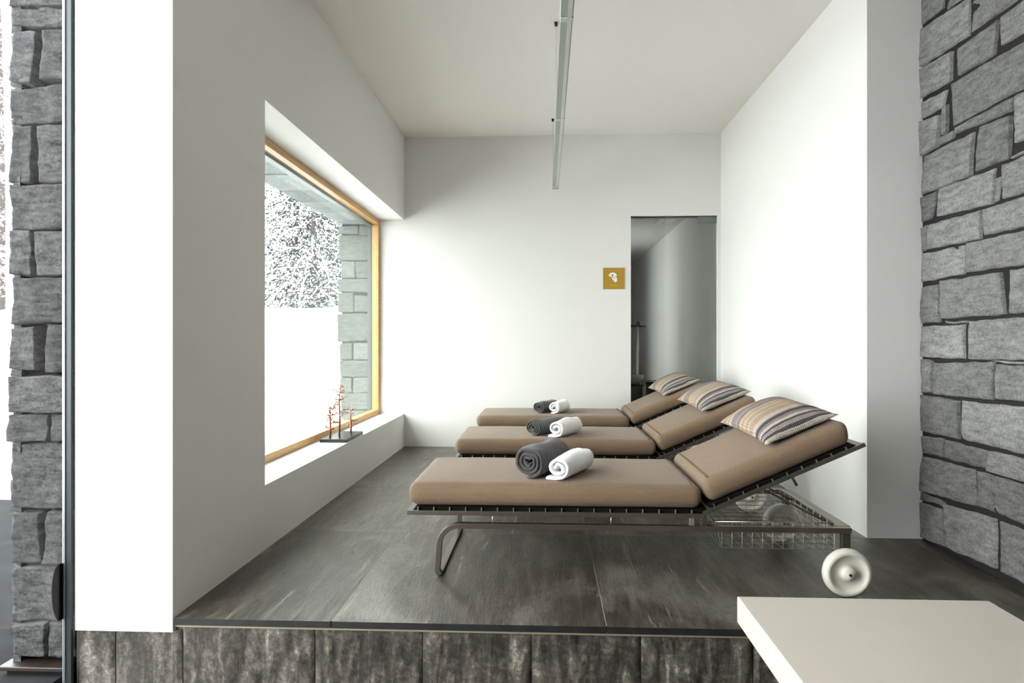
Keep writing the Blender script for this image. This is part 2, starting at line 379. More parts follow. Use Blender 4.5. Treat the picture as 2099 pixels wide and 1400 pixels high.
# stone facing: every block a rounded, roughened patch; quads given in the wall's own plane
def stone_blocks(mb, quads, to3d, step=.016, depth=.035, rough=.008, seed=0, proud=.012):
    rnd = random.Random(seed)
    for q in quads:
        a, b, c, d = [Vector(p) for p in q]
        W = max((b - a).length, (c - d).length); H = max((d - a).length, (c - b).length)
        nu = max(4, min(40, int(W / step))); nv = max(4, min(30, int(H / step)))
        pr = rnd.uniform(-.4, 1) * proud; sd = rnd.uniform(0, 50); tx = rnd.uniform(-.03, .03); ty = rnd.uniform(-.03, .03)
        rad = min(.0055, .2 * min(W, H))
        g = .0024
        def fn(u, v):
            p = (a * (1 - u) + b * u) * (1 - v) + (d * (1 - u) + c * u) * v
            w = Vector((noise.noise((p.x * 16 + sd, p.y * 16, sd)), noise.noise((p.x * 16, p.y * 16 + sd, sd + 9)))) * .0055
            # distance to border
            e = min(u * W, (1 - u) * W, v * H, (1 - v) * H)
            cen = (a + b + c + d) / 4
            p = cen + (p - cen) * (1 + 2 * g / max(min(W, H), .05)) + w
            h = pr + (u - .5) * tx * W * .8 + (v - .5) * ty * H * .8
            h += rough * (noise.noise((p.x * 9 + sd, p.y * 9, 1)) + .5 * noise.noise((p.x * 26 + sd, p.y * 26, 2)) + .3 * noise.noise((p.x * 60 + sd, p.y * 60, 3)))
            if e < 1e-6: h = -depth
            elif e < rad:
                k = 1 - e / rad; h -= rad * (1 - math.sqrt(max(0, 1 - k * k))) * .9
            return to3d(p.x, p.y, h)
        # non-uniform parameters so the rim is crisp
        def warp(t, L):
            r = min(.35, .006 / max(L, .01))
            return t
        us = [0, min(.12, .004 / W)] + [i / nu for i in range(1, nu)] + [1 - min(.12, .004 / W), 1]
        vs = [0, min(.12, .004 / H)] + [j / nv for j in range(1, nv)] + [1 - min(.12, .004 / H), 1]
        us = sorted(set(us)); vs = sorted(set(vs))
        o = len(mb.v); n = len(us)
        for vv in vs:
            for uu in us: mb.v.append(Vector(fn(uu, vv)))
        for j in range(len(vs) - 1):
            for i in range(n - 1):
                k = o + j * n + i; mb.face((k, k + 1, k + n + 1, k + n), True)

def course_blocks(u0, u1, v0, v1, seed, hmin=.09, hmax=.2, wmin=.14, wmax=.5):
    rnd = random.Random(seed); out = []; v = v0
    while v < v1 - .02:
        h = min(rnd.uniform(hmin, hmax), v1 - v)
        if v1 - v - h < .06: h = v1 - v
        u = u0
        while u < u1 - .02:
            w = min(rnd.uniform(wmin, wmax), u1 - u)
            if u1 - u - w < .08: w = u1 - u
            j = lambda: rnd.uniform(-.004, .004)
            g = rnd.uniform(.002, .006)
            out.append(((u + g + j(), v + h - g + j()), (u + w - g + j(), v + h - g + j()), (u + w - g + j(), v + g + j()), (u + g + j(), v + g + j())))
            u += w
        v += h
    return out

# facing stones of the walls, corners in metres
STONES_RIGHT=[((3.184,2.804),(2.976,2.713),(2.976,2.598),(3.184,2.606)),
((3.179,2.588),(2.799,2.548),(2.801,2.377),(3.169,2.393)),
((2.779,2.536),(2.24,2.495),(2.24,2.375),(2.79,2.383)),
((3.169,2.382),(2.913,2.361),(2.92,2.227),(3.169,2.233)),
((2.877,2.351),(2.628,2.354),(2.646,2.217),(2.866,2.225)),
((2.611,2.357),(2.24,2.346),(2.24,2.214),(2.602,2.235)),
((2.927,2.213),(2.24,2.189),(2.24,2.007),(2.913,2.009)),
((2.887,1.995),(2.546,1.995),(2.557,1.939),(2.88,1.966)),
((3.169,2.214),(2.953,2.194),(2.983,2.121),(3.165,2.128)),
((2.976,2.123),(2.942,2.12),(2.946,1.998),(2.983,1.991)),
((3.162,2.116),(3,2.095),(3.018,1.947),(3.16,1.94)),
((3.003,1.988),(2.898,1.984),(2.909,1.949),(3.014,1.948)),
((2.54,1.997),(2.24,1.995),(2.24,1.796),(2.535,1.804)),
((2.732,1.94),(2.551,1.925),(2.562,1.753),(2.758,1.752)),
((2.535,1.753),(2.24,1.772),(2.24,1.745),(2.543,1.747)),
((3.119,1.929),(2.77,1.931),(2.792,1.742),(3.149,1.742)),
((3.022,1.742),(2.646,1.735),(2.664,1.585),(3.026,1.608)),
((2.643,1.69),(2.611,1.69),(2.625,1.598),(2.658,1.588)),
((3.153,1.727),(3.03,1.734),(3.062,1.608),(3.149,1.602)),
((2.605,1.737),(2.24,1.742),(2.24,1.591),(2.599,1.592)),
((3.082,1.581),(2.735,1.575),(2.732,1.449),(3.103,1.459)),
((3.152,1.573),(3.103,1.579),(3.115,1.461),(3.149,1.456)),
((2.72,1.579),(2.24,1.579),(2.24,1.451),(2.707,1.461)),
((3.152,1.443),(2.838,1.441),(2.831,1.309),(3.145,1.299)),
((2.808,1.443),(2.24,1.442),(2.24,1.3),(2.818,1.312)),
((3.145,1.272),(3.01,1.28),(3.003,1.093),(3.145,1.092)),
((2.991,1.291),(2.611,1.292),(2.59,1.11),(2.983,1.11)),
((2.568,1.294),(2.24,1.295),(2.24,1.115),(2.576,1.114)),
((3.143,1.076),(2.831,1.078),(2.835,0.918),(3.143,0.923)),
((2.972,1.097),(2.818,1.096),(2.821,1.084),(2.972,1.087)),
((2.804,1.091),(2.24,1.105),(2.24,0.925),(2.801,0.922)),
((3.143,0.907),(3.062,0.904),(3.066,0.747),(3.143,0.743)),
((3.046,0.897),(2.652,0.913),(2.658,0.75),(3.05,0.74)),
((2.631,0.905),(2.24,0.898),(2.24,0.758),(2.637,0.759)),
((2.664,0.919),(2.24,0.919),(2.24,0.909),(2.571,0.91)),
((3.151,0.731),(2.869,0.727),(2.869,0.548),(3.144,0.545)),
((2.853,0.729),(2.24,0.747),(2.24,0.549),(2.85,0.551)),
((3.151,0.523),(2.979,0.536),(2.981,0.443),(3.142,0.433)),
((2.963,0.532),(2.676,0.528),(2.68,0.449),(2.966,0.442)),
((2.67,0.532),(2.24,0.538),(2.24,0.436),(2.674,0.442)),
((3.125,0.425),(2.769,0.431),(2.769,0.27),(3.153,0.243)),
((3.153,0.24),(2.976,0.234),(2.976,0.21),(3.153,0.197)),
((2.754,0.431),(2.24,0.433),(2.24,0.263),(2.756,0.273)),
((3.153,0.183),(2.976,0.197),(2.961,0.019),(3.148,0.008)),
((2.969,0.225),(2.64,0.252),(2.64,0.04),(2.951,0.022)),
((2.618,0.247),(2.24,0.257),(2.24,0.032),(2.618,0.036))]
STONES_LEFT=[((-1.97,2.313),(-1.741,2.308),(-1.741,2.231),(-1.974,2.238)),
((-1.97,2.234),(-1.741,2.229),(-1.741,2.155),(-1.966,2.166)),
((-1.962,2.142),(-1.873,2.138),(-1.888,1.948),(-1.979,1.963)),
((-1.849,2.145),(-1.741,2.148),(-1.741,1.962),(-1.867,1.97)),
((-1.974,1.93),(-1.741,1.953),(-1.741,1.806),(-1.97,1.799)),
((-1.961,1.788),(-1.895,1.794),(-1.892,1.589),(-1.977,1.59)),
((-1.877,1.797),(-1.741,1.799),(-1.741,1.584),(-1.866,1.589)),
((-1.974,1.579),(-1.741,1.579),(-1.741,1.412),(-1.962,1.41)),
((-1.966,1.407),(-1.884,1.406),(-1.888,1.242),(-1.97,1.248)),
((-1.879,1.406),(-1.741,1.405),(-1.741,1.244),(-1.866,1.241)),
((-1.962,1.236),(-1.741,1.236),(-1.741,1.072),(-1.97,1.065)),
((-1.974,1.05),(-1.884,1.057),(-1.877,0.896),(-1.977,0.899)),
((-1.843,1.063),(-1.741,1.063),(-1.741,0.887),(-1.843,0.889)),
((-1.97,0.87),(-1.741,0.875),(-1.741,0.735),(-1.974,0.737)),
((-1.979,0.73),(-1.825,0.731),(-1.83,0.632),(-1.983,0.629)),
((-1.821,0.731),(-1.741,0.731),(-1.741,0.633),(-1.819,0.632)),
((-1.97,0.619),(-1.738,0.627),(-1.738,0.38),(-1.97,0.388)),
((-1.966,0.367),(-1.862,0.368),(-1.854,0.185),(-1.966,0.182)),
((-1.836,0.372),(-1.732,0.373),(-1.732,0.182),(-1.849,0.183)),
((-1.964,0.164),(-1.732,0.176),(-1.732,-0.03),(-1.961,-0.034)),
((-1.955,-0.043),(-1.836,-0.037),(-1.84,-0.158),(-1.955,-0.156)),
((-1.828,-0.037),(-1.727,-0.035),(-1.723,-0.164),(-1.828,-0.163))]
STONES_JAMB=[((-1.982,2.11),(-1.797,2.108),(-1.797,2.031),(-1.982,2.033)),
((-1.783,2.108),(-1.68,2.107),(-1.68,2.019),(-1.783,2.02)),
((-1.982,2.019),(-1.68,2.014),(-1.68,1.776),(-1.982,1.781)),
((-1.96,1.769),(-1.826,1.766),(-1.826,1.612),(-1.96,1.613)),
((-1.816,1.763),(-1.684,1.768),(-1.684,1.611),(-1.816,1.609)),
((-1.982,1.599),(-1.68,1.6),(-1.68,1.474),(-1.982,1.478)),
((-1.989,1.466),(-1.84,1.465),(-1.84,1.283),(-1.989,1.283)),
((-1.83,1.441),(-1.684,1.441),(-1.684,1.283),(-1.83,1.287)),
((-1.996,1.262),(-1.691,1.273),(-1.691,1.013),(-1.996,0.996)),
((-1.972,0.975),(-1.854,0.982),(-1.854,0.828),(-1.972,0.828)),
((-1.836,0.982),(-1.68,0.982),(-1.68,0.829),(-1.836,0.828)),
((-1.972,0.817),(-1.68,0.817),(-1.68,0.661),(-1.968,0.663)),
((-1.968,0.653),(-1.854,0.646),(-1.854,0.509),(-1.968,0.509)),
((-1.84,0.649),(-1.68,0.65),(-1.68,0.51),(-1.847,0.509)),
((-1.96,0.503),(-1.68,0.504),(-1.68,0.346),(-1.96,0.352)),
((-1.96,0.338),(-1.68,0.339),(-1.68,0.2),(-1.96,0.198))]
SKY = 3.0; EXPOSURE = 1.92
CORR_A, CORR_B = 8.05, 8.55            # daylight gap in the corridor's far side
def lamp_mat():
    m, nt, ns, ln = new_mat('lamp_glass'); out = N(nt, 'ShaderNodeOutputMaterial'); e = N(nt, 'ShaderNodeEmission')
    e.inputs[0].default_value = (1, .95, .88, 1); e.inputs[1].default_value = .12; ln.new(e.outputs[0], out.inputs[0]); return m
M['lamp'] = lamp_mat()
# ------------------------------------------------------------------ setting
XL, XR, YB, ZC, YS = -1.345, 1.635, 5.716, 2.945, 2.13      # inner wall planes, ceiling, step edge
XS = 1.903                                                  # stone wall plane
b = MB()
b.box((-1.71, YS, -.05), (XL, 2.85, ZC)); b.box((-1.66, 2.85, -.05), (XL, YB, .31)); b.box((-1.66, 2.85, 2.16), (XL, YB, ZC))
struct(b.build('wall_left', M['plaster']))
b = MB(); b.box((XR, 3.15, -.05), (1.96, YB, ZC)); struct(b.build('wall_right', M['plaster']))
b = MB(); b.box((-1.66, YB, -.05), (.801, YB + .15, ZC)); b.box((.801, YB, 2.178), (1.605, YB + .15, ZC)); b.box((1.605, YB, -.05), (1.96, YB + .15, ZC))
struct(b.build('wall_back', M['plaster']))
b = MB(); b.box((-1.75, -3.6, ZC), (1.96, YB + .15, ZC + .15)); struct(b.build('ceiling', M['ceiling']))
b = MB(); b.box((-1.75, -3.6, -.5), (1.96, -3.5, ZC)); b.box((-1.75, -3.5, -.5), (-1.71, -.1, ZC)); struct(b.build('wall_rear', M['stone']))  # unseen stone walls, added to cut light from behind and shorten the glass

# slate platform: tiles, grout bed, nosing
b = MB()
cols = [XL + .002, -.765, .2145, 1.195, XS + .02]; rows = [YS, 3.14, 4.12, 5.10, YB + .02]
g = .0016
for i in range(4):
    for j in range(4):
        b.box((cols[i] + (g if i else 0), rows[j] + (g if j else 0), -.024), (cols[i + 1] - g, rows[j + 1] - g, 0))
    # dark sawn front edge of the first row
for j in range(6):
    for i in range(3):
        b.box((.2 + .55 * i + g, YB + .04 + .98 * j + g, -.024), (.2 + .55 * (i + 1) - g, YB + .04 + .98 * (j + 1) - g, 0))
o = struct(b.build('floor', [M['floor'], M['edge']]))
for p in o.data.polygons:
    if abs(p.normal.z) < .5: p.material_index = 1
b = MB(); b.box((XL, YS + .010, -.035), (XS + .03, YB + .1, -.0006)); b.box((.2, YB + .02, -.035), (1.9, 12, -.002))
struct(b.build('floor_grout', M['grout']))
b = MB()
for i in range(4):
    for j in range(6): b.box((-1.75 + .92 * i + g, -3.5 + .94 * j + g, -.52), (-1.75 + .92 * (i + 1) - g, -3.5 + .94 * (j + 1) - g, -.5))
struct(b.build('floor_lower', M['floor']))
b = MB()
jx = [-1.71, -1.57, -1.318, -.83, -.44, -.05, .335, .725, 1.115, 1.505, 1.9]
for i in range(10):
    x0, x1 = jx[i] + .0015, jx[i + 1] - .0015
    nu = int((x1 - x0) / .011); s = i * 7.3
    amp = .0022 if i < 2 else .006
    def rf(u, v):
        x = x0 + (x1 - x0) * u; z = -.52 + (.52 - .034 - (.014 if i < 2 else 0)) * v
        h = amp * (noise.noise((x * 22 + s, z * 7, s)) + .7 * noise.noise((x * 50, z * 18 + s, s)) + .3 * noise.noise((x * 120, z * 120, s)))
        if u in (0, 1) or v == 1: h = -.006
        return (x, YS + .016 - h - .004, z)
    b.grid(rf, nu, 44, True)
struct(b.build('trim_1', M['riser']))
b = MB(); b.box((-1.72, YS + .022, -.52), (1.93, YS + .2, -.036)); struct(b.build('trim_2', M['bed']))

# right stone wall
b = MB()
fine = STONES_RIGHT + [((2.965, 2.712), (2.62, 2.712), (2.62, 2.565), (2.965, 2.572)), ((2.60, 2.712), (2.24, 2.712), (2.24, 2.51), (2.60, 2.548)),
                       ((3.17, 2.94), (2.7, 2.94), (2.7, 2.725), (3.17, 2.81)), ((2.69, 2.94), (2.24, 2.94), (2.24, 2.722), (2.69, 2.722))]
t3 = lambda y, z, h: (XS - h, y, z)
stone_blocks(b, fine, t3, step=.013, seed=3, rough=.006, proud=.010)
stone_blocks(b, course_blocks(-3.5, 2.235, -.5, ZC, 11), t3, step=.035, seed=5)
struct(b.build('wall_stone_right', M['stone']))
b = MB(); b.box((XS + .008, -3.5, -.52), (2.1, 3.155, ZC)); struct(b.build('wall_joint_right', M['mortar_in']))

# outer leaf of the left wall in stone, its free end, the window's stone reveal
b = MB()
b.box((-1.965, YS + .075, -.5), (-1.712, 2.84, 3.4)); b.box((-1.99, 2.84, -.5), (-1.692, 6.4, .243)); b.box((-1.955, YB + .03, .243), (-1.692, 6.4, 2.125))
struct(b.build('wall_joint_left', M['mortar']))
b = MB()
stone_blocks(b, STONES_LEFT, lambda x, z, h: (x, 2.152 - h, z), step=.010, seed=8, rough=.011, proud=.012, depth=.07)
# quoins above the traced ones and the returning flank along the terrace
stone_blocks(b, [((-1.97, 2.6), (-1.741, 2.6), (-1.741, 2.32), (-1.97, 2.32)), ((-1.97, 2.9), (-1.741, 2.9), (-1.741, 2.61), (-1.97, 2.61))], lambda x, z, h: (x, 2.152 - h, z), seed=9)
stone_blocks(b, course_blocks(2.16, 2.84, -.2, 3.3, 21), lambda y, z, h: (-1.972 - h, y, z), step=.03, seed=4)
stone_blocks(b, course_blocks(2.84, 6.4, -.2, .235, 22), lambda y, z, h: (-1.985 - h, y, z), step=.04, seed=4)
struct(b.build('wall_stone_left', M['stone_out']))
b = MB()
stone_blocks(b, STONES_JAMB, lambda x, z, h: (x, YB + .012 - h, z), step=.012, seed=14, rough=.004, proud=.004, depth=.02)
struct(b.build('wall_stone_reveal', M['stone_jamb']))
b = MB()
rnd = random.Random(4)
y = 2.84
while y < 6.4:
    w = min(rnd.uniform(.16, .5), 6.4 - y)
    if 6.4 - y - w < .1: w = 6.4 - y
    b.box((-1.99, y + .002, 2.125 + rnd.uniform(0, .012)), (-1.692, y + w - .002, 2.45)); y += w
struct(b.build('wall_lintel', M['soffit'], bevel=.004))
b = MB(); b.box((-1.99, 2.84, 2.45), (-1.665, 6.4, 3.4)); b.box((-2.3, 1.5, 3.4), (2.2, 12.5, 3.55)); struct(b.build('roof', M['mortar']))
b = MB(); b.box((-2.0, 2.84, .235), (-1.645, YB + .02, .252)); struct(b.build('trim_3', M['soffit'], bevel=.004))
b = MB(); b.box((-1.992, 2.12, -.200), (-1.748, 2.18, -.184)); struct(b.build('trim_4', M['old_wood'], bevel=.003))
b = MB(); b.box((-1.97, 2.135, -.6), (-1.75, 2.2, -.206)); struct(b.build('trim_5', M['mortar']))

# window 1 in the left wall
w1 = struct(bpy.data.objects.new('window_1', None)); COL.objects.link(w1); w1.location = (-1.61, 4.283, .31)
def ring(x0, x1, y0, y1, z0, z1, t, off):
    r = MB(); f = lambda a, c: ((a[0] - off[0], a[1] - off[1], a[2] - off[2]), (c[0] - off[0], c[1] - off[1], c[2] - off[2]))
    for a, c in (((x0, y0, z0), (x1, y1, z0 + t)), ((x0, y0, z1 - t), (x1, y1, z1)), ((x0, y0, z0 + t), (x1, y0 + t, z1 - t)), ((x0, y1 - t, z0 + t), (x1, y1, z1 - t))):
        r.box(*f(a, c))
    return r
off = (-1.61, 4.283, .31)
ring(-1.640, -1.580, 2.851, YB - .001, .311, 2.159, .046, off).build('window_frame', M['larch'], w1, bevel=.003)
ring(-1.690, -1.6405, 2.853, YB + .02, .255, 2.150, .056, off).build('outer_frame', M['outer'], w1, bevel=.002)
MB().box((-.004, 2.9 - 4.283, .05), (.002, 5.665 - 4.283, 2.11 - .31)).build('glass_pane', M['glass'], w1)
# window 2: the frameless glass front running from the end of the left wall towards the room's rear
w2 = struct(bpy.data.objects.new('window_2', None)); COL.objects.link(w2); w2.location = (-1.735, 2.1, -.5)
MB().box((-.007, .012, 0), (.002, .028, 3.445)).build('metal_profile', M['alu'], w2)
MB().box((.002, .016, 0), (.022, .028, 3.445)).build('rubber_seal', M['dark_metal'], w2)
MB().box((-.003, -2.9, .06), (.001, .012, 3.44)).build('glass_pane', M['glass_clear'], w2)
MB().box((-.02, -2.9, 0), (.02, .008, .06)).build('floor_rail', M['dark_metal'], w2)

# glass door to the corridor
d1 = struct(bpy.data.objects.new('door_1', None)); COL.objects.link(d1); d1.location = (.801, YB + .03, 0)
MB().box((.004, 0, .012), (.798, .01, 2.17)).build('glass_pane', M['glass_door'], d1)
MB().box((.628, -.006, 2.112), (.800, .016, 2.172)).build('hinge', M['patch'], d1, bevel=.002)
MB().box((.628, -.006, .01), (.800, .016, .07)).build('hinge', M['patch'], d1, bevel=.002)
MB().box((.004, -.002, 2.168), (.800, .014, 2.178)).build('door_seal', M['dark_metal'], d1)
# corridor behind it
b = MB()
b.box((1.625, YB + .15, -.05), (1.8, 11.6, 2.5)); b.box((.2, 11.5, -.05), (1.7, 11.6, 2.5))
b.box((.1, YB + .15, -.05), (.2, CORR_A, 2.5)); b.box((.1, CORR_B, -.05), (.2, 11.6, 2.5))
struct(b.build('wall_corridor', M['corridor']))
b = MB(); b.box((.1, YB + .15, 2.43), (1.8, 11.6, 2.55)); struct(b.build('ceiling_corridor', M['corridor']))

# ------------------------------------------------------------------ outdoors
def terrain(x, y):
    if x > -2.0 and y > 2.1: return -.35
    d = max(0, max(y - 4.5, (-x - 4.5) * .8, (-4 - y) * .8))
    if d <= 0 : return -.35
    k = min(1, d / 1.2)
    z = -.35 + .45 * k * k * (3 - 2 * k) + .20 * noise.noise((x * .35, y * .35, 4)) * k
    t = min(1, d / 19); z += 2.25 * (t ** 1.15)
    if d > 19: z -= min(1.0, (d - 19) * .06)
    return z
b = MB()
def axis(vals):
    out = []
    for a, c, n in vals: out += [a + (c - a) * i / n for i in range(n)]
    return out + [vals[-1][1]]
ax = axis([(-70, -20, 26), (-20, -4.2, 44), (-4.2, -2.0, 14)]); ay = axis([(-40, -4, 20), (-4, 4.4, 20), (4.4, 7, 18), (7, 40, 60), (40, 80, 8)])
n0 = len(ax)
for yy in ay:
    for xx in ax: b.v.append(Vector((xx, yy, terrain(xx, yy))))
for j in range(len(ay) - 1):
    for i in range(n0 - 1):
        k = j * n0 + i; b.face((k, k + 1, k + n0 + 1, k + n0), True)
struct(b.build('ground', M['snow']))
b = MB(); b.box((-4.7, -4.2, -.32), (-1.76, 4.5, -.22)); struct(b.build('terrace', M['terrace']))

def make_tree(seed, h, snow=.55, red=0):
    """snow-laden spruce: trunk, drooping boughs with snow lying on them, hanging twigs"""
    rnd = random.Random(seed)
    tr = MB(); tr.tube([(0, 0, -.5), (.05, 0, h * .4), (0, .04, h * .75), (0, 0, h)], [.16, .12, .07, .02], 7)
    bo = MB(); sn = MB(); ne = MB()
    nb = 64
    for i in range(nb):
        t = (i + .5) / nb; z = .5 + (h - .7) * t; az = i * 2.399 + rnd.uniform(-.3, .3)
        L = (2.7 * (1 - t) ** .8 + .5) * rnd.uniform(.75, 1.15); dr = rnd.uniform(.25, .6)
        d = Vector((math.cos(az), math.sin(az), 0)); sd = Vector((-d.y, d.x, 0))
        pts = []
        for k in range(6):
            q = k / 5; pts.append(Vector((0, 0, z)) + d * (L * q) + Vector((0, 0, .22 * math.sin(q * PI) * L * .5 - dr * L * q * q)))
        bo.tube(pts, [.035, .03, .026, .02, .014, .006], 4)
        sn.tube([p + Vector((0, 0, .035)) for p in pts[1:]], [.03, .04, .035, .03, .012], 5)
        nq = int(60 + 110 * L)
        for k in range(nq):
            q = rnd.uniform(.15, 1) ; f = q * 5; a = int(min(4, f)); p = pts[a].lerp(pts[a + 1], f - a)
            wdt = .55 * (1 - q * .5) * L * .45
            p = p + sd * rnd.uniform(-wdt, wdt) + Vector((0, 0, rnd.uniform(-.30, .10)))
            ln = rnd.uniform(.06, .19); wd = rnd.uniform(.015, .042)
            u = (d * rnd.uniform(-.3, .8) + sd * rnd.uniform(-1, 1) + Vector((0, 0, rnd.uniform(-.9, .1)))).normalized() * ln
            w = Vector((rnd.uniform(-1, 1), rnd.uniform(-1, 1), rnd.uniform(-1, 1))).normalized() * wd
            tgt = sn if rnd.random() < snow else ne
            o = len(tgt.v); tgt.v += [p - w, p + u * .5 - w * 1.2 , p + u, p + u * .5 + w * 1.2]; tgt.face((o, o + 1, o + 2, o + 3))
    return tr, bo, sn, ne
def place_tree(x, y, seed, h, label, rz=0, snow=.5, red=False, meshes=None):
    root = thing('snowy_spruce', label, 'tree', (x, y, terrain(x, y) - .05), rz, 'snow-covered trees beyond the snow field')
    if meshes is None:
        tr, bo, sn, ne = make_tree(seed, h, snow)
        tr.build('trunk', M['bark'], root); bo.build('boughs', M['bark'] if not red else M['twig_red'], root); s = sn.build('snow_cover', M['snow'], root); s['kind'] = 'stuff'
        n = ne.build('needles', M['needle'] if not red else M['twig_red'], root); n['kind'] = 'stuff'
    return root
t1 = place_tree(-11.6, 27.5, 1, 10, 'snow-covered spruce at the left edge of the window view', snow=.36)
t2 = place_tree(-9.3, 28.5, 2, 11, 'snow-covered spruce at the right end of the row, beside the stone reveal', snow=.32)
t3_ = place_tree(-10.4, 26.6, 3, 8.2, 'lower snow-covered spruce standing in front, middle of the window view', snow=.36)
dup(t2, (-11.0, 31.5, terrain(-11.0, 31.5)), 2.0, 'tall snow-covered spruce behind, between the middle and right trees')
dup(t1, (-13.2, 31.0, terrain(-13.2, 31.0)), 4.0, 'tall snow-covered spruce behind the leftmost tree of the window view')
dup(t2, (-13.0, 38.0, terrain(-13.0, 38.0)), .7, 'distant snow-covered spruce showing in the gaps of the row')
t5 = place_tree(-21.5, 23.0, 6, 12, 'pale snow-covered tree left of the stone pier, seen past the glass front', snow=.5, red=True)  # paler twigs and extra snow give the blown-out look
dup(t5, (-27.5, 29.0, terrain(-27.5, 29.0)), 1.5, 'pale snow-covered tree farther off, left of the stone pier')
# ------------------------------------------------------------------ loungers
def rounded_slab(L, W, T, r=.028, nx=60, ny=30, nz=6, crown=.006, slant0=0, slant1=0, seed=0, wob=.002):
    """upholstered slab: rounded edges, slight crown, gentle unevenness; x 0..L, y 0..W, z 0..T"""
    mb = MB()
    def rp(x, y, z):
        c = Vector((min(max(x, r), L - r), min(max(y, r), W - r), min(max(z, r), T - r)))
        d = Vector((x, y, z)) - c
        p = c + d.normalized() * r if d.length > 1e-9 else Vector((x, y, z))
        u, v, w = p.x / L, p.y / W, p.z / T
        k = (1 - (2 * u - 1) ** 6) * (1 - (2 * v - 1) ** 4)
        p.z += crown * k * max(0, 2 * w - 1) if w > .5 else 0
        e = noise.noise((p.x * 5 + seed, p.y * 5, p.z * 9)) * wob + noise.noise((p.x * 17 + seed, p.y * 17, p.z * 30)) * wob * .4
        p.z += e * (w > .3); p.y += e * .8
        # side faces belly out a little
        p.y += (1 if v > .5 else -1) * .004 * math.sin(PI * min(1, max(0, w))) * (abs(2 * v - 1) ** 6)
        p.x += slant0 * (T - p.z) * (1 - u) ** 8 + slant1 * (T - p.z) * u ** 8
        return p
    def cl(n, ln):                                   # cluster samples at the rounded rim
        a = [r * (1 - math.cos(i / 5 * PI / 2)) for i in range(6)]
        m = [r + (ln - 2 * r) * i / n for i in range(1, n)]
        return a + m + [ln - q for q in a[::-1]]
    X, Y, Z = cl(nx, L), cl(ny, W), cl(nz, T)
    def patch(A, B, f):
        o = len(mb.v); n = len(A)
        for bb in B:
            for aa in A: mb.v.append(rp(*f(aa, bb)))
        for j in range(len(B) - 1):
            for i in range(n - 1):
                k = o + j * n + i; mb.face((k, k + 1, k + n + 1, k + n), True)
    patch(X, Y, lambda a, c: (a, c, 0)); patch(X, Y, lambda a, c: (a, c, T))
    patch(X, Z, lambda a, c: (a, 0, c)); patch(X, Z, lambda a, c: (a, W, c))
    patch(Y, Z, lambda a, c: (0, a, c)); patch(Y, Z, lambda a, c: (L, a, c))
    return mb
def weld(o):
    bm = bmesh.new(); bm.from_mesh(o.data); bmesh.ops.remove_doubles(bm, verts=bm.verts, dist=.0004)
    bmesh.ops.recalc_face_normals(bm, faces=bm.faces); bm.to_mesh(o.data); bm.free(); return o

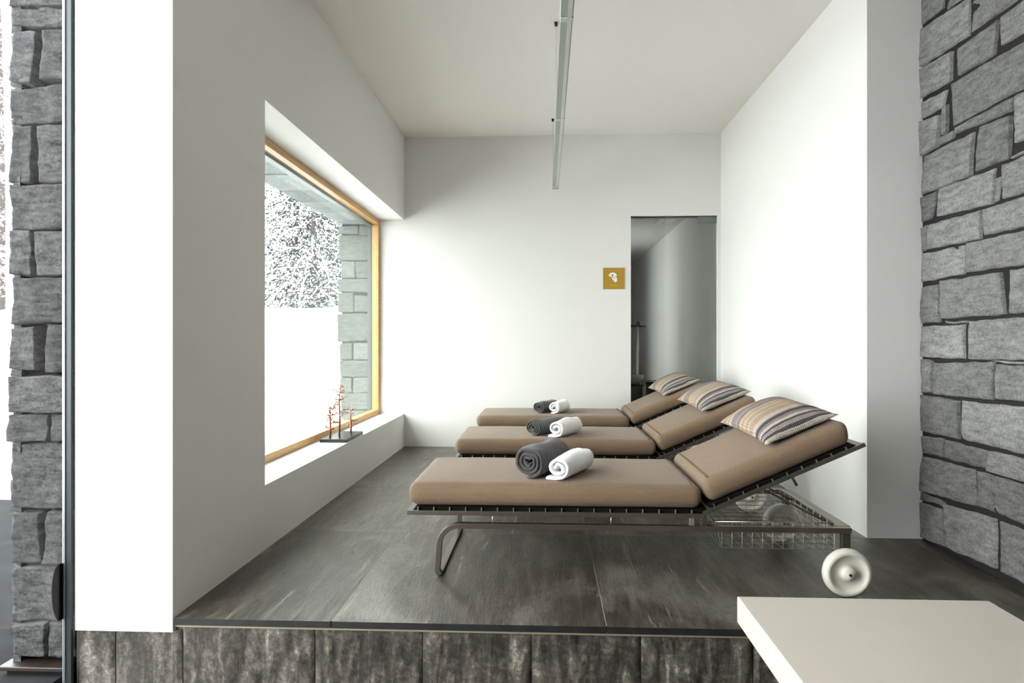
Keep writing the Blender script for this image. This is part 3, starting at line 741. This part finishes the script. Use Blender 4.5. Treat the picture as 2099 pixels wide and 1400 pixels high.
ANG = math.radians(24)
HX, HZ = 1.262, .284                                  # hinge of the back
def make_lounger(label):
    t = thing('sun_lounger', label, 'sun lounger', (-.597, 2.572, 0), 0, 'brown sun loungers on the slate platform')
    W = .655
    # seat upholstery
    s = weld(rounded_slab(1.262, .625, .098, slant0=.10, slant1=.0, seed=1, r=.040).build('seat_cushion', M['linen'], t, loc=(0, .010, .290)))
    RB = Matrix.Translation((HX, 0, HZ)) @ Matrix.Rotation(-ANG, 4, 'Y')
    bc = weld(rounded_slab(.668, .625, .100, slant0=.0, slant1=-.25, crown=.004, seed=7, nx=36, r=.040).build('back_cushion', M['linen'], t))
    bc.matrix_local = RB @ Matrix.Translation((.038, .010, .012))
    p = MB(); p.tube([(1.220, y, .3885 + .004 * (1 - abs(2 * (y - .03) / .58 - 1) ** 4)) for y in [.045 + .55 * i / 14 for i in range(15)]], .0035, 6)
    p.build('piping', M['piping'], s, loc=(0, -.010, -.290))
    p = MB(); p.tube([(.036, y, .1000 + .003 * (1 - abs(2 * (y - .03) / .58 - 1) ** 4)) for y in [.045 + .55 * i / 14 for i in range(15)]], .0035, 6)
    p.build('piping', M['piping'], bc, loc=(.006, -.010, 0))
    # seat frame: flat rails all round, black webbing, hooks
    f = MB()
    for y in (-.006, W): f.box((.005, y, .258), (HX + .0, y + .010, .277))
    f.box((.005, 0, .258), (.030, W, .277)); f.box((HX - .045, 0, .258), (HX - .020, W, .277))
    fr = f.build('seat_frame', M['steel'], t, bevel=.0015)
    MB().box((.045, .006, .276), (HX + .02, W - .012, .290)).build('webbing', M['webbing'], t)
    for k in range(18):
        MB().box((-.0022, -.0045, 0), (.0022, .003, .015)).build('hook', M['steel_light'], fr, loc=(.052 + .0682 * k, -.001, .277))
    # back frame
    f = MB()
    for y in (-.006, W): f.box((-.005, y, -.014), (.722, y + .010, .003))
    f.box((.02, 0, -.014), (.04, W, .003)); f.box((.690, 0, -.014), (.715, W, .003)); f.box((.30, 0, -.016), (.325, W, -.001))
    bf = f.build('back_frame', M['steel'], t, bevel=.0015); bf.matrix_local = RB
    wb = MB().box((.03, .006, .002), (.680, W - .012, .013)).build('webbing', M['webbing'], t); wb.matrix_local = RB
    for k in range(10):
        MB().box((-.0022, -.0045, 0), (.0022, .003, .012)).build('hook', M['steel_light'], bf, loc=(.05 + .066 * k, -.001, .003))
    h = MB(); h.tube([(.40, .03, -.012), (.405, .028, -.062)], .006, 8)
    h.build('adjusting_handle', M['steel'], bf)
    # lower frame: one long bar each side, bent down into the foot at the left end
    for y in (0, W - .005):
        pts = [(1.865, y, .2155), (.9, y, .2155), (.232, y, .2155)]
        for k in range(1, 9):
            a = PI / 2 * k / 8; pts.append((.232 - .088 * math.sin(a), y, .2155 - .088 * (1 - math.cos(a))))
        pts += [(.139, y, .06), (.136, y, .022)]
        for k in range(1, 4): pts.append((.136 + .004 * k, y, .022 - .006 * k))
        MB().strip(pts, .024, .022, Vector((0, 1, 0))).build('side_rail', M['steel'], t, bevel=.002)
    MB().box((.129, .012, 0), (.157, W - .017, .012)).build('foot_bar', M['steel'], t, bevel=.002)
    for x in (.372, .875):
        for y in (.0, W - .005): MB().tube([(x, y, .226), (x, y, .259)], .0035, 6).build('spacer', M['steel_light'], t)
    for y in (-.004, W - .006):
        MB().box((HX - .012, y, .224), (HX + .012, y + .014, .276)).build('hinge', M['steel'], t, bevel=.002)
        MB().box((HX - .060, y, .226), (HX - .040, y + .014, .258)).build('hinge', M['steel_light'], t, bevel=.002)
    # tail end: cross panel, wheel posts and wheels
    MB().box((1.815, .013, .214), (1.872, W - .018, .228)).build('end_panel', M['steel'], t, bevel=.002)
    for y in (.0, W - .03):
        MB().box((1.832, y, .085), (1.866, y + .026, .206)).build('wheel_post', M['steel'], t, bevel=.002)
    for y in (-.150, W - .150):
        T = Matrix.Translation((1.777, y, .0945)) @ Matrix.Rotation(PI / 2, 4, 'X')
        w = MB()
        w.lathe([(.0, -.018), (.062, -.018), (.074, -.022), (.086, -.018), (.0935, -.008), (.0935, .008), (.086, .018), (.077, .023), (.070, .019), (.062, .008), (.040, .004), (.030, .008), (.027, .018), (.024, .026), (.0, .028)], T, 48)
        wh = w.build('wheel', M['nylon'], t)
        MB().lathe([(.0055, .0275), (.0055, .031), (.0, .031)], T, 16).build('axle_bolt', M['black'], wh)
        MB().tube([(1.777, y + .015, .0945), (1.777, y + .165 - .01, .0945)], .008, 8).build('axle', M['steel'], wh)
        MB().tube([(1.777, y + .152, .0945), (1.849, y + .152, .105)], .009, 8).build('bracket', M['steel'], wh)
    # props under the back
    for y in (.10, .44):
        MB().strip([(1.535, y, .362), (1.800, y, .226)], .012, .008, Vector((0, 1, 0))).build('prop', M['steel'], t)
    MB().tube([(1.535, .08, .364), (1.535, .46, .364)], .006, 8).build('prop_bar', M['steel'], t)
    # wire basket hung between the rails
    bk = MB(); r = .0017; x0, x1, y0, y1, z0, z1 = 1.315, 1.812, .028, W - .03, .125, .236
    for k in range(6):
        z = z0 + (z1 - z0) * k / 5
        bk.tube([(x0 + .03 * (1 - k / 5), y0, z), (x1, y0, z)], r, 4); bk.tube([(x0, y1, z), (x1, y1, z)], r, 4)
        bk.tube([(x0 + .03 * (1 - k / 5), y0, z), (x0 + .03 * (1 - k / 5), y1, z)], r, 4); bk.tube([(x1, y0, z), (x1, y1, z)], r, 4)
    for k in range(12):
        x = x0 + .03 + (x1 - x0 - .03) * k / 11
        bk.tube([(x, y0, z1), (x, y0, z0), (x, y1, z0), (x, y1, z1)], r, 4)
    for k in range(10):
        y = y0 + (y1 - y0) * k / 9
        bk.tube([(x0, y, z1), (x0 + .03, y, z0), (x1, y, z0), (x1, y, z1)], r, 4)
    bk.tube([(x0, y0, z1), (x1, y0, z1), (x1, y1, z1), (x0, y1, z1), (x0, y0, z1)], .003, 6)
    bk.build('wire_basket', M['steel_light'], t)
    return t
L1 = make_lounger('brown cushioned sun lounger nearest the step, ivory wheel beside the cream table')
L2 = dup(L1, (-.575, 3.752, 0), 0, 'brown cushioned sun lounger in the middle of the row of three')
L3 = dup(L1, (-.575, 4.945, 0), 0, 'brown cushioned sun lounger farthest away, against the white back wall and glass door')

# ------------------------------------------------------------------ cushions
def make_pillow(label, loc, rz, tilt, w=.33, d=.60, th=.070, seed=0):
    mb = MB()
    def side(sg):
        def f(u, v):
            a, c = 2 * u - 1, 2 * v - 1
            # pinched corners, edges pulled in between them
            x = a * w / 2 * (1 - .09 * (1 - c * c) ** 1 * abs(a) ** 3) * (1 + .02 * abs(a * c))
            y = c * d / 2 * (1 - .06 * (1 - a * a) * abs(c) ** 3)
            k = max(0, (1 - abs(a) ** 2.4)) ** .62 * max(0, (1 - abs(c) ** 2.8)) ** .62
            z = sg * th * k * (1.0 if sg > 0 else .62)
            if k > 0: z += .004 * noise.noise((a * 3 + seed, c * 3, sg))
            return (x, y, z)
        mb.grid(f, 34, 44, True, 0, sg < 0)
    side(1); side(-1)
    o = weld(mb.build('striped_cushion', M['stripe']))
    pts = []
    o.matrix_world = Matrix.Translation(loc) @ Matrix.Rotation(rz, 4, 'Z') @ Matrix.Rotation(-tilt[0], 4, 'Y') @ Matrix.Rotation(tilt[1], 4, 'X')
    return tag(o, label, 'cushion', 'striped cushions on the loungers')
def on_back(L, sx, y, up):
    base = Vector(L.location)
    return base + Vector((HX + sx * math.cos(ANG) - up * math.sin(ANG), y, HZ + sx * math.sin(ANG) + up * math.cos(ANG)))
make_pillow('beige striped cushion on the raised back of the nearest lounger', on_back(L1, .520, .345, .151), .03, (ANG - .02, .03), seed=1)
make_pillow('beige striped cushion on the raised back of the middle lounger', on_back(L2, .530, .345, .151), .03, (ANG - .03, .03), seed=2)
make_pillow('beige striped cushion on the raised back of the farthest lounger, before the glass door', on_back(L3, .520, .335, .151), .03, (ANG - .02, .03), seed=3)

# ------------------------------------------------------------------ rolled towels
def make_towel(name, label, cat, loc, rz, R, length, mat, turns=3.0, th=.014, tail=.0, flat=.9, fat=1.0, seed=0, group=None):
    """a ribbon wound into a spiral; ends of the layers are rounded over"""
    rnd = random.Random(seed)
    path = []
    n = int(34 * turns); r0 = th * .7
    pitch = (R - th * .5 - r0) / turns
    for i in range(n + 1):
        a = 2 * PI * turns * (i / n); r = r0 + pitch * a / (2 * PI)
        ang = -PI / 2 + (2 * PI * turns - a)
        w = 1 + .05 * noise.noise((a * .8, seed, 0))
        path.append(Vector((math.cos(ang) * r * w, math.sin(ang) * r * w * flat)))
    if tail:                                            # loose end lying on the cushion
        e = path[-1]; path = path[:-2]
        for k in range(1, 9): path.append(Vector((e.x - tail * k / 8, e.y - .0002 * k)))
    pts = path; m = len(pts)
    nor = []
    for i in range(m):
        d = (pts[min(i + 1, m - 1)] - pts[max(i - 1, 0)]).normalized(); nor.append(Vector((-d.y, d.x)))
    secs = [(0, .45), (.004, .75), (.010, .95), (.02, 1)] + [(length * k / 10, 1) for k in range(1, 10)] + [(length - .02, 1), (length - .010, .95), (length - .004, .75), (length, .45)]
    mb = MB(); ring_n = 2 * m + 2
    zmin = min(p.y for p in pts) - th / 2
    for (s, k) in secs:
        q = s / length
        sw = 1 + (fat - 1) * q + .02 * math.sin(q * 5 + seed)
        row = []
        for i in range(m): row.append(pts[i] + nor[i] * (th * .5 * k))
        row.append(pts[-1] + (pts[-1] - pts[-2]).normalized() * th * .4 * k)
        for i in range(m - 1, -1, -1): row.append(pts[i] - nor[i] * (th * .5 * k))
        row.append(pts[0] + (pts[0] - pts[1]).normalized() * th * .3 * k)
        for p in row:
            a = math.atan2(p.y, p.x)
            nn = .0022 * noise.noise((p.x * 30, p.y * 30, s * 18 + seed)) + .0035 * noise.noise((a, seed, s * 7))
            pull = .004 * noise.noise((p.x * 40, p.y * 40, seed)) if s in (0, length) else 0
            rr = p.length; f = sw * (1 + nn / max(rr, .02))
            mb.v.append(Vector((p.x * f, s + pull + (.006 * (1 - rr / R) if s < .03 else 0), max((p.y - zmin) * sw * (1 + nn / max(rr, .02)), 0))))
    for j in range(len(secs) - 1):
        for i in range(ring_n):
            i2 = (i + 1) % ring_n; a = j * ring_n
            mb.face((a + i, a + i2, a + ring_n + i2, a + ring_n + i), True)
    for j in (0, len(secs) - 1):
        a = j * ring_n
        for i in range(m - 1): mb.face((a + i, a + i + 1, a + 2 * m - i - 1, a + 2 * m - i), True)
    o = mb.build(name, mat); o.location = loc; o.rotation_euler = (0, 0, rz)
    return tag(o, label, cat, group)
Zt = .3905
G1, G2 = 'rolled charcoal towels on the loungers', 'rolled white towels on the loungers'
spec = [(L1, (-.078, 2.672), (.050, 2.640), 'nearest'), (L2, (-.085, 3.895), (.062, 3.82), 'middle'), (L3, (-.062, 5.11), (.066, 5.075), 'farthest')]
for k, (L, gp, wp, nm) in enumerate(spec):
    R = (.077, .064, .062)[k]
    make_towel('rolled_towel', 'rolled charcoal towel on the seat of the %s lounger, left of the white one' % nm, 'towel', (gp[0] , gp[1], Zt), (-.40, -.62, -.52)[k], R, (.33, .30, .27)[k], M['terry_grey'], turns=3.1, th=.017 if k == 0 else .013, flat=.95 if k == 0 else .82, fat=1.02, seed=k + 1, group=G1)
    make_towel('rolled_towel', 'rolled white towel on the seat of the %s lounger, right of the charcoal one' % nm, 'towel', (wp[0], wp[1], Zt), (-.46, -.52, -.46)[k], (.062, .064, .061)[k], (.29, .27, .22)[k], M['terry_white'], turns=1.8, th=.0165, flat=.86, fat=1.08, tail=(.052, .052, .02)[k], seed=k + 11, group=G2)

# ------------------------------------------------------------------ light rail
lr = thing('suspended_light_rail', 'slim grey light rail hanging lengthwise below the ceiling', 'lamp', (.089, 3.5, 2.356))
b = MB(); b.box((-.0265, 1.2 - 3.5, 0), (.0265, 5.39 - 3.5, .05)); b.build('profile', M['rail'], lr, bevel=.002)
b = MB(); b.box((.004, 1.2 - 3.5, -.004), (.022, 5.30 - 3.5, .002)); b.build('diffuser', M['diffuser'], lr)
MB().box((-.027, 5.39 - 3.5, -.001), (.027, 5.394 - 3.5, .051)).build('end_cap', M['alu'], lr)
for y in (2.55, 3.695, 5.294):
    c = MB().box((-.028, -.016, -.006), (.028, .016, .054)).build('clip', M['diffuser'], lr, bevel=.003, loc=(0, y - 3.5, 0))
for y in (2.20, 3.695, 5.294):
    a = MB().lathe([(0, -.022), (.009, -.022), (.011, -.012), (.011, 0), (0, 0)], Matrix.Identity(4), 14).build('ceiling_anchor', M['dark_metal'], lr, loc=(-.024, y - 3.5, ZC - 2.356))
    MB().tube([(0, 0, -.02), (0, 0, -(ZC - 2.356) + .05)], .0008, 5).build('wire', M['alu'], a)

# ------------------------------------------------------------------ pictogram plate
pg = thing('pictogram_plate', 'square ochre pictogram plate on the white back wall, left of the glass door', 'sign', (.641, YB, 1.592))
MB().box((-.1, -.008, -.1), (.1, -.0005, .1)).build('plate', M['ochre'], pg, bevel=.001)
def petal(pts, nm):
    n = len(pts); sm = []
    for i in range(n):                                   # closed Catmull-Rom outline
        p0, p1, p2, p3 = [Vector(pts[(i + k) % n]) for k in (-1, 0, 1, 2)]
        for s in range(6):
            t = s / 6; sm.append(.5 * ((2 * p1) + (p2 - p0) * t + (2 * p0 - 5 * p1 + 4 * p2 - p3) * t * t + (3 * p1 - p0 - 3 * p2 + p3) * t ** 3))
    MB().prism([(p.x, -.0082, p.y) for p in sm][::-1], (0, -.0012, 0)).build(nm, M['sign_white'], pg)
petal([(-.047, .030), (-.036, .046), (-.012, .054), (.014, .048), (.026, .034), (.024, .020), (.008, .012), (-.014, .012), (-.034, .016)], 'upper_shape')
petal([(-.020, .004), (.004, .006), (.020, .012), (.030, .002), (.030, -.018), (.026, -.032), (.012, -.036), (-.002, -.022)], 'lower_shape')
MB().lathe([(.008, 0), (0, 0)], Matrix.Translation((-.012, -.0096, .029)) @ Matrix.Rotation(PI / 2, 4, 'X'), 14).build('dot', M['grout'], pg)
b = MB(); x = -.042
rnd = random.Random(3)
for wd in (.008, .006, .007, .005, .008, .006, .007, .006, .008): b.box((x, -.0088, -.068), (x + wd, -.0078, -.061)); x += wd + .0025
b.build('caption_line', M['sign_faint'], pg)

# ------------------------------------------------------------------ wire tree ornament on the sill
to = thing('tree_ornament', 'copper wire ornament of three bare little trees on a black base, on the window sill', 'ornament', (-1.447, 4.255, .31))
MB().box((-.092, -.19, 0), (.092, .19, .024)).build('base', M['black'], to, bevel=.002)
def wire_tree(x, y, h, seed, nb, spread):
    rnd = random.Random(seed); b = MB(); bl = MB()
    top = Vector((x + rnd.uniform(-.01, .01), y, h))
    tp = [Vector((x, y, .02)), Vector((x + .003, y, h * .35)), Vector((x - .002, y, h * .7)), top]
    b.tube(tp, [.0070, .0062, .0050, .0022], 6)
    for k in range(nb):
        z = h * rnd.uniform(.28, .95); az = rnd.uniform(0, 2 * PI); L = spread * rnd.uniform(.5, 1.1) * (1.1 - .5 * z / h)
        d = Vector((math.cos(az), math.sin(az), 0)); p = Vector((x, y, z))
        pts = [p, p + d * L * .5 + Vector((0, 0, .004)), p + d * L + Vector((0, 0, rnd.uniform(-.004, .03)))]
        b.tube(pts, [.0030, .0024, .0014], 4)
        for q in range(4):
            c = pts[1].lerp(pts[2], rnd.random()) + Vector((rnd.uniform(-.006, .006), rnd.uniform(-.006, .006), rnd.uniform(-.004, .006)))
            u = Vector((rnd.uniform(-1, 1), rnd.uniform(-1, 1), rnd.uniform(-1, 1))).normalized() * .012
            b.tube([c, c + u], [.0020, .0012], 4)
            rr = rnd.uniform(.0025, .0045)
            bl.lathe([(0, -rr), (rr * .8, -rr * .5), (rr, 0), (rr * .8, rr * .5), (0, rr)], Matrix.Translation(c + u), 6)
    t = b.build('tree', M['copper'], to); bl.build('beads', M['blossom'], t)
wire_tree(-.022, .005, .38, 2, 30, .075); wire_tree(-.050, -.105, .245, 5, 24, .065); wire_tree(.018, .135, .20, 9, 9, .07)
b = MB(); b.tube([(-.022, .005, .33), (-.055, -.03, .345), (-.085, -.06, .385)], [.0035, .003, .002], 5); b.build('long_twig', M['copper'], to)

# ------------------------------------------------------------------ cream table in front
tb = thing('slab_table', 'thick cream solid-surface table in the foreground at bottom right', 'table', (.862, 1.05, -.5))
MB().box((-.336, -.62, .728), (.336, .637, .8)).build('tabletop', M['slab'], tb, bevel=.004, seg=3)
MB().box((-.07, -.4, 0), (.23, .22, .728)).build('pedestal', M['slab'], tb, bevel=.004)

# ------------------------------------------------------------------ small things by the glass front and in the corridor
b = MB().prism([(-1.7385 - .030 * math.cos(a) , 2.094, .100 + .102 * math.sin(a)) for a in [-PI / 2 + PI * i / 18 for i in range(19)]], (0, .018, 0))
tag(b.build('door_buffer', M['rubber'], bevel=.003), 'black rounded rubber buffer low beside the metal profile of the glass front', 'buffer')
st = thing('towel_stand', 'slender chrome stand with crosspiece in the corridor behind the glass door', 'stand', (1.155, 7.62, 0))
MB().tube([(0, 0, .02), (0, 0, 1.20)], .011, 12).build('pole', M['steel_light'], st)
MB().lathe([(0, 0), (.09, 0), (.09, .012), (.02, .022), (0, .022)], Matrix.Identity(4), 24).build('foot', M['dark_metal'], st)
b = MB(); b.tube([(-.10, 0, 1.19), (.10, 0, 1.19)], .012, 8); b.tube([(0, -.1, 1.19), (0, .1, 1.19)], .012, 8); b.lathe([(0, -.03), (.025, -.015), (.025, .015), (0, .04)], Matrix.Translation((0, 0, 1.22)), 12)
b.build('crosspiece', M['black'], st)
cb = thing('low_cabinet', 'dark low cabinet in the corridor behind the glass door', 'cabinet', (.97, 7.35, 0))
MB().box((-.25, -.25, .04), (.16, .17, .48)).build('body', M['grey_dark'], cb, bevel=.004)
MB().box((-.23, -.23, 0), (.14, .15, .04)).build('plinth', M['black'], cb)
MB().box((-.255, -.262, .06), (-.05, -.25, .47)).build('door', M['grey_dark'], cb); MB().box((-.04, -.262, .06), (.155, -.25, .47)).build('door', M['grey_dark'], cb)
MB().box((-.26, -.265, .48), (.17, .18, .498)).build('cabinet_top', M['black'], cb)
b = MB(); b.lathe([(0, 0), (.05, 0), (.09, .05), (.105, .10), (.098, .10), (.084, .055), (.0, .012)], Matrix.Translation((1.068, 7.28, .498)), 28)
tag(b.build('bowl', M['ceramic']), 'white ceramic bowl on the dark low cabinet behind the glass door', 'bowl')
bn = thing('storage_box', 'dark box on the corridor floor right of the chrome stand', 'box', (1.42, 7.9, 0))
MB().box((-.15, -.2, 0), (.15, .2, .46)).build('body', M['grey_dark'], bn, bevel=.004)
MB().box((-.155, -.205, .46), (.155, .205, .49)).build('lid', M['black'], bn, bevel=.003)
cl = thing('ceiling_lamp', 'square recessed lamp in the corridor ceiling behind the glass door', 'lamp', (1.42, 7.15, 2.43))
MB().box((-.11, -.2, -.012), (.11, .2, 0)).build('trim', M['alu'], cl)
MB().box((-.095, -.185, -.016), (.095, .185, -.011)).build('lamp_glass', M['lamp'], cl)

# ------------------------------------------------------------------ light and camera
w = bpy.data.worlds.new('overcast'); SC.world = w; w.use_nodes = True
nt = w.node_tree; nt.nodes.clear()
out = N(nt, 'ShaderNodeOutputWorld'); bg = N(nt, 'ShaderNodeBackground'); bg.inputs[1].default_value = SKY
tc = N(nt, 'ShaderNodeTexCoord'); sp = N(nt, 'ShaderNodeSeparateXYZ'); nt.links.new(tc.outputs['Generated'], sp.inputs[0])
r = ramp(nt, [(0, (.96, .98, 1.0)), (.35, (.975, .99, 1)), (1, (.97, .985, 1.0))]); nt.links.new(sp.outputs['Z'], r.inputs[0])
nt.links.new(r.outputs[0], bg.inputs[0]); nt.links.new(bg.outputs[0], out.inputs[0])

cam = bpy.data.cameras.new('camera'); co = bpy.data.objects.new('camera', cam); COL.objects.link(co)
co.location = (0, 0, 1.0); co.rotation_euler = (PI / 2, 0, math.atan(.042))
cam.sensor_width = 36; cam.lens = 1240 / 2099 * 36; cam.shift_x = -16.4 / 2099; cam.clip_start = .05; cam.clip_end = 300
SC.camera = co
SC.view_settings.view_transform = 'Standard'; SC.view_settings.look = 'None'
SC.view_settings.gamma = 1; SC.view_settings.use_curve_mapping = False
SC.view_settings.exposure = EXPOSURE
